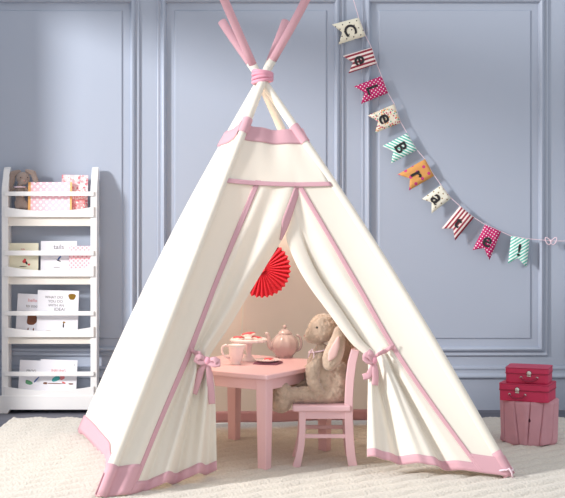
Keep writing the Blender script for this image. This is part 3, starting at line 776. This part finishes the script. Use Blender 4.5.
# books ------------------------------------------------------------
def book(label, u0, u1, v0, tier, yb, covermat, lean=.05, group=None, th=.012, pics=None, roll=0, spine=None):
    """front cover faces the room; stands on its shelf board"""
    zb = sz(tiers[tier][4])+.0145; x0, x1 = (u0-HU)*yb/F, (u1-HU)*yb/F; zt = CH-(v0-HV)*yb/F
    c = V(((x0+x1)/2, yb, zb)); w = (x1-x0)/2; h = (zt-zb)
    t = thing('picture_book', label, 'book', c, group)
    Mx = Matrix.Translation(c) @ Matrix.Rotation(roll, 4, 'Y') @ Matrix.Rotation(-lean, 4, 'X')
    bm = BM(); box(bm, (-w, 0, 0), (w, .0018, h), Mx); box(bm, (-w, th-.0018, 0), (w, th, h), Mx); box(bm, (-w, .0018, 0), (-w+.0018, th-.0018, h), Mx)
    cov = obj('cover', bm, covermat, t)
    bm = BM(); box(bm, (-w+.0018, .0018, .002), (w-.002, th-.0018, h-.002), Mx); obj('pages', bm, M['pages'], t)
    if spine:
        for lo, hi in (((-w-.001, -.0012, 0), (-w+.014, 0, h+.0005)), ((w-.010, -.0012, 0), (w+.001, 0, h+.0005))):
            bm = BM(); box(bm, lo, hi, Mx); obj('edge_strip', bm, spine, t)
    def at(fx, fz): return (-w+2*w*fx, h*fz)
    if pics:
        for p in pics:
            kind, fx, fz, size, mm = p[:5]; X, Z = at(fx, fz); bm = BM()
            if kind == 'text':
                text_mesh(bm, p[5], Mx @ Matrix.Translation((X, -.0006, Z)) @ Matrix.Rotation(PI/2, 4, 'X'), size); nm = 'lettering'
            elif kind == 'blob':
                sxx, szz = p[5]; rot = p[6] if len(p) > 6 else 0
                pts = [V((sxx*math.cos(a)*(1+.15*math.sin(3*a+sxx*900)), 0, szz*math.sin(a)*(1+.15*math.cos(2*a)))) for a in [2*PI*k/24 for k in range(24)]]
                mm2 = Mx @ Matrix.Translation((X, -.0008, Z)) @ Matrix.Rotation(rot, 4, 'Y')
                prism(bm, [mm2 @ q for q in pts], (Mx.to_3x3() @ V((0, .0007, 0)))); nm = 'printed_picture'
            obj(nm, bm, mm, t)
    return t
pinkdots = pattern('pink with white dots', (246, 196, 206), (255, 240, 244), 'dots', 38, .30, PI/4)
pinkfl = pattern('pink floral print', (246, 200, 202), [(226, 120, 130), (250, 225, 225), (236, 160, 166), (252, 238, 232)], 'floral', 70, .55)
pinkfl2 = pattern('rose patterned print', (240, 150, 150), [(250, 215, 210), (226, 110, 120), (250, 190, 190), (240, 225, 215)], 'floral', 80, .5)
pinkx = pattern('pale pink criss-cross', (250, 214, 218), (240, 160, 172), 'dots', 55, .30, PI/4)
orange = mat('orange edge', (240, 180, 110), .6)
book('pink book with white dots and orange edges on the top tier', 28, 71.5, 182, 0, 7.44, pinkdots, .07, 'books on the bookshelf', spine=orange)
book('pink floral book standing behind the dotted one on the top tier', 61, 87, 175, 0, 7.475, pinkfl, .03, 'books on the bookshelf', roll=.02)
book('rose patterned book beside the dotted one on the top tier, lower half showing', 66, 84.5, 190.5, 0, 7.459, pinkfl2, .04, 'books on the bookshelf', th=.010)
book('cream book with a small running figure, leftmost on the second tier', 7.5, 38, 243, 1, 7.45, M['creambook'], .06, 'books on the bookshelf',
     pics=[('blob', .55, .42, 0, M['redprint'], (.010, .016), .4), ('blob', .62, .35, 0, M['ink'], (.006, .012), -.5), ('blob', .70, .30, 0, M['redprint'], (.007, .007)), ('blob', .5, .24, 0, M['ink'], (.022, .0025)), ('text', .5, .80, .016, M['pinkink'], 'lola'), ('blob', .5, .05, 0, M['green'], (.07, .006))])
book('white book with a skating figure in the middle of the second tier', 40.5, 76.5, 241, 1, 7.455, M['paper'], .06, 'books on the bookshelf',
     pics=[('blob', .52, .48, 0, M['blue'], (.005, .018), .7), ('blob', .56, .58, 0, M['redprint'], (.005, .005)), ('blob', .50, .40, 0, M['ink'], (.014, .004), .4), ('blob', .45, .20, 0, M['greyink'], (.022, .0025)), ('text', .5, .82, .04, M['greyink'], 'tails')])
book('pale pink patterned book at the right of the second tier', 69, 91, 246, 1, 7.438, pinkx, .06, 'books on the bookshelf', th=.010)
book('white book with a brown shaggy animal on the third tier', 15.5, 40, 294, 2, 7.472, M['paper'], .05, 'books on the bookshelf', roll=.05,
     pics=[('blob', .62, .38, 0, M['brown'], (.030, .044)), ('text', .62, .84, .028, M['pinkink'], 'hello'), ('text', .60, .70, .026, M['greyink'], 'to zoo'), ('blob', .5, .08, 0, M['brown'], (.004, .02)), ('blob', .72, .08, 0, M['brown'], (.004, .02))])
book('white book with a round gold seal and grey title on the third tier', 36.5, 77.5, 290.5, 2, 7.45, M['paper'], .06, 'books on the bookshelf', roll=.02,
     pics=[('blob', .84, .86, 0, M['gold'], (.021, .021)), ('text', .40, .84, .022, M['greyink'], 'WHAT DO'), ('text', .44, .745, .022, M['greyink'], 'YOU DO'), ('text', .46, .655, .022, M['greyink'], 'WITH AN'), ('text', .55, .565, .027, M['greyink'], 'IDEA?'), ('blob', .65, .20, 0, M['ink'], (.004, .016)), ('blob', .66, .27, 0, M['gold'], (.008, .006)), ('blob', .30, .06, 0, M['gold'], (.024, .004))])
book('white book with a small blue bird at the left of the bottom tier', 18, 42, 360.5, 3, 7.46, M['paper'], .10, 'books on the bookshelf', roll=.04, th=.01,
     pics=[('blob', .42, .30, 0, M['green'], (.022, .014), .3), ('blob', .74, .40, 0, M['blue'], (.004, .026), .7), ('text', .5, .66, .022, M['greyink'], 'FROG')])
book('white book with teal and pink birds on the bottom tier', 39, 76, 360.0, 3, 7.448, M['paper'], .10, 'books on the bookshelf', roll=.03, th=.01,
     pics=[('blob', .45, .42, 0, M['teal'], (.026, .016), -.5), ('blob', .60, .46, 0, M['pinkink'], (.014, .018), .7), ('blob', .66, .30, 0, M['redprint'], (.012, .005), .4), ('blob', .42, .27, 0, M['brown'], (.050, .003)), ('blob', .16, .27, 0, M['brown'], (.012, .007)), ('blob', .85, .27, 0, M['brown'], (.014, .005)), ('text', .5, .66, .022, M['pinkink'], 'INKLING'), ('text', .92, .85, .012, M['greyink'], '3')])
# grey bunny on the top tier
BY = 7.462
def Q(u, v, dy=0): return P(u, v, BY+dy)
bun = thing('plush_bunny', 'small taupe plush bunny with drooping ears on the top tier of the bookshelf', 'stuffed toy', Q(19, 209.5))
bm = BM()
blob(bm, [[(Q(20, 186), .020), (Q(20, 196), .028), (Q(21, 205), .030)],
          [(Q(13, 189), .014), (Q(9, 191.5, -.002), .014), (Q(7, 192), .013)], [(Q(26, 189), .014), (Q(30, 193), .014)],
          [(Q(17, 203), .018), (Q(18, 207, -.010), .018)], [(Q(25, 203), .018), (Q(26, 207, -.010), .018)]],
     [(Q(23, 178), (.042, .033, .038), ry(.1)), (Q(24, 182, -.020), (.022, .018, .018), ry(0))])
furry(obj('body', bm, M['grey_plush'], bun), .005, .005, .01)
def bear(pts):
    bm = BM()
    for (p, w), (q, x) in zip(pts, pts[1:]):
        for k in range(6):
            t = k/5; r = w+(x-w)*t
            bmesh.ops.create_icosphere(bm, subdivisions=2, radius=1, matrix=Matrix.Translation(V(p).lerp(V(q), t)) @ Matrix.Diagonal((r, .010, r, 1)))
    return furry(obj('ear', bm, M['grey_plush'], bun), .004, .003, .01)
bear([(Q(19, 172), .016), (Q(13, 174), .022), (Q(11, 181), .026), (Q(10, 187), .020)])
bear([(Q(27, 171), .014), (Q(33, 173), .018), (Q(35.5, 180), .019), (Q(36, 185), .014)])
for u in (20.5, 27.5):
    bm = BM(); bmesh.ops.create_icosphere(bm, subdivisions=2, radius=.0035, matrix=Matrix.Translation(Q(u, 177.5, -.036))); obj('eye', bm, M['eye'], bun, smooth=True)
bm = BM(); bmesh.ops.create_icosphere(bm, subdivisions=2, radius=.004, matrix=Matrix.Translation(Q(24.2, 180.8, -.040))); obj('nose', bm, M['nose'], bun, smooth=True)
bm = BM(); tube(bm, [Q(20, 187, 0)+V((.032*math.cos(a), .030*math.sin(a), 0)) for a in [2*PI*k/20 for k in range(21)]], .004, 8, False); obj('neck_ribbon', bm, M['string'], bun, smooth=True)

# ------------------------------------------------------------------ garland
GY = WY-.048
def G(u, v, dy=0): return P(u, v, GY+dy)
st = [(348, -22), (353.5, 0), (358.7, 17.6), (365.7, 36), (371.5, 47.5), (376.5, 63), (381.5, 76), (388, 93), (394.3, 104), (400.6, 122), (407, 133), (417, 150), (425, 159), (434, 175), (441, 185), (451, 198), (460, 206), (474, 217.5), (485, 224.5), (501, 231.5), (511, 236), (530, 239), (555, 241), (570, 241), (590, 238)]
gar = thing('bunting_string', 'thin pink and white string carrying the pennant flags across the wall', 'string', G(353, 0))
bm = BM(); tube(bm, [G(u, v) for u, v in st], .0022, 8); obj('twine', bm, M['string'], gar, smooth=True)
bm = BM()
for (a, b, sgn) in ((10, 5, 1), (-10, 5, -1)):
    c = G(551, 241, -.004)
    tube(bm, [c+V((sgn*(.0+.045*math.sin(t)*abs(math.cos(t/2))), 0, .022*math.sin(2*t))) for t in [PI*k/14 for k in range(15)]], .003, 8)
bmesh.ops.create_icosphere(bm, subdivisions=2, radius=.008, matrix=Matrix.Translation(G(551, 241, -.004)))
obj('bow', bm, M['string'], gar, smooth=True)
gcream = pattern('cream with dark dots', (232, 226, 206), (70, 60, 60), 'dots', 32, .13, .5)
gcream2 = pattern('cream with gold dots', (232, 228, 212), (150, 130, 100), 'dots', 34, .16, .2)
gfl = pattern('small floral print', (230, 220, 200), [(210, 60, 110), (60, 150, 130), (230, 150, 60), (240, 240, 230), (180, 40, 80)], 'floral', 90, .42)
gmag = pattern('magenta with white dots', (186, 24, 100), (250, 235, 240), 'dots', 58, .20, .6)
gor = pattern('orange with pink spots', (212, 152, 84), (196, 60, 120), 'dots', 20, .20, .9)
def stripes(name, a, b, ang, sc=50): return pattern(name, a, b, 'stripes', sc, angle=ang)
flags = [
    ('C', (358.7, 17.6), (365.7, 36), (332, 24.5), (338.5, 44.5), gcream, 'cream dotted pennant flag lettered C, first at the top of the string'),
    ('e', (371.5, 47.5), (376.5, 64), (342.6, 56), (348.4, 73.5), None, 'red and white striped pennant flag nearest the top of the string'),
    ('L', (381.5, 76), (388, 93), (354, 86.5), (361, 104), gmag, 'magenta pennant flag with white dots, third along the string'),
    ('e', (394.3, 104), (400.6, 123), (367.7, 115.5), (375, 133), gfl, 'multicoloured floral pennant flag on the string'),
    ('B', (407, 133), (417, 150), (382.5, 146), (391, 163.5), None, 'mint striped pennant flag with a black letter B'),
    ('r', (425, 159), (434, 176), (397.4, 174.5), (409, 190.5), gor, 'orange pennant flag lettered r with pink spots'),
    ('a', (441, 185), (451, 198.5), (421.7, 199), (431.5, 213.5), gcream2, 'cream pennant flag lettered a, between orange and striped flags'),
    ('t', (460, 206), (474, 217.5), (441.6, 228.5), (455, 240.6), None, 'red striped pennant flag lettered t near the low end of the string'),
    ('e', (485, 224.5), (501, 231.5), (472.5, 250), (489.5, 260), gmag, 'magenta dotted pennant flag near the right end of the string'),
    ('!', (511, 236), (529.5, 239.5), (508, 263.5), (526.5, 267.5), None, 'mint striped pennant flag with an exclamation mark, last on the string'),
]
for k, (ch, a, b, ta, tb, mt, lab) in enumerate(flags):
    A_, B_, TA, TB = G(*a, -.004), G(*b, -.004), G(*ta, -.012), G(*tb, -.012)
    n_ = (B_-A_).cross(TA-A_).normalized(); 
    if n_.y > 0: n_ = -n_
    along = ((TA+TB)/2-(A_+B_)/2); c = (A_+B_+TA+TB)/4; notch = (TA+TB)/2 - along*.26
    if mt is None:
        d = along.normalized(); ang = math.atan2(d.z, d.x)
        if ch in 'et': mt = stripes('red and white stripes', (244, 226, 222), (150, 40, 62), -(ang+PI/2), 42 if ch == 'e' else 46)
        else: mt = stripes('mint and white stripes', (236, 244, 240), (96, 190, 172), -(ang+PI/2)+(.9 if ch == 'B' else .9), 60)
    t = thing('pennant_flag', lab, 'pennant', (A_+B_)/2, 'pennant flags on the string')
    bm = BM(); nn = 8; 
    cu = lambda p, w: p + n_*(.004*math.sin(PI*w))
    top = []; 
    rows = []
    for i in range(nn+1):
        w = i/nn; l = A_.lerp(TA, w); r = B_.lerp(TB, w); m_ = ((A_+B_)/2).lerp(notch, w)
        rows.append([bm.verts.new(cu(p, w)) for p in (l, l.lerp(m_, .5), m_, m_.lerp(r, .5), r)])
    for p_, q_ in zip(rows, rows[1:]):
        for i in range(4): bm.faces.new((p_[i], q_[i], q_[i+1], p_[i+1]))
    thick(obj('paper', bm, mt, t, smooth=True), .0012)
    X_ = (B_-A_); Y_ = -along
    bm = BM(); zax = X_.normalized().cross(Y_.normalized())
    Mx = frame_M(c+n_*.0065 - along*.03, X_, Y_)
    text_mesh(bm, ch, Mx, .10 if ch in 'CLB!t' else .12, .0022)
    obj('letter', bm, M['ink'], t)
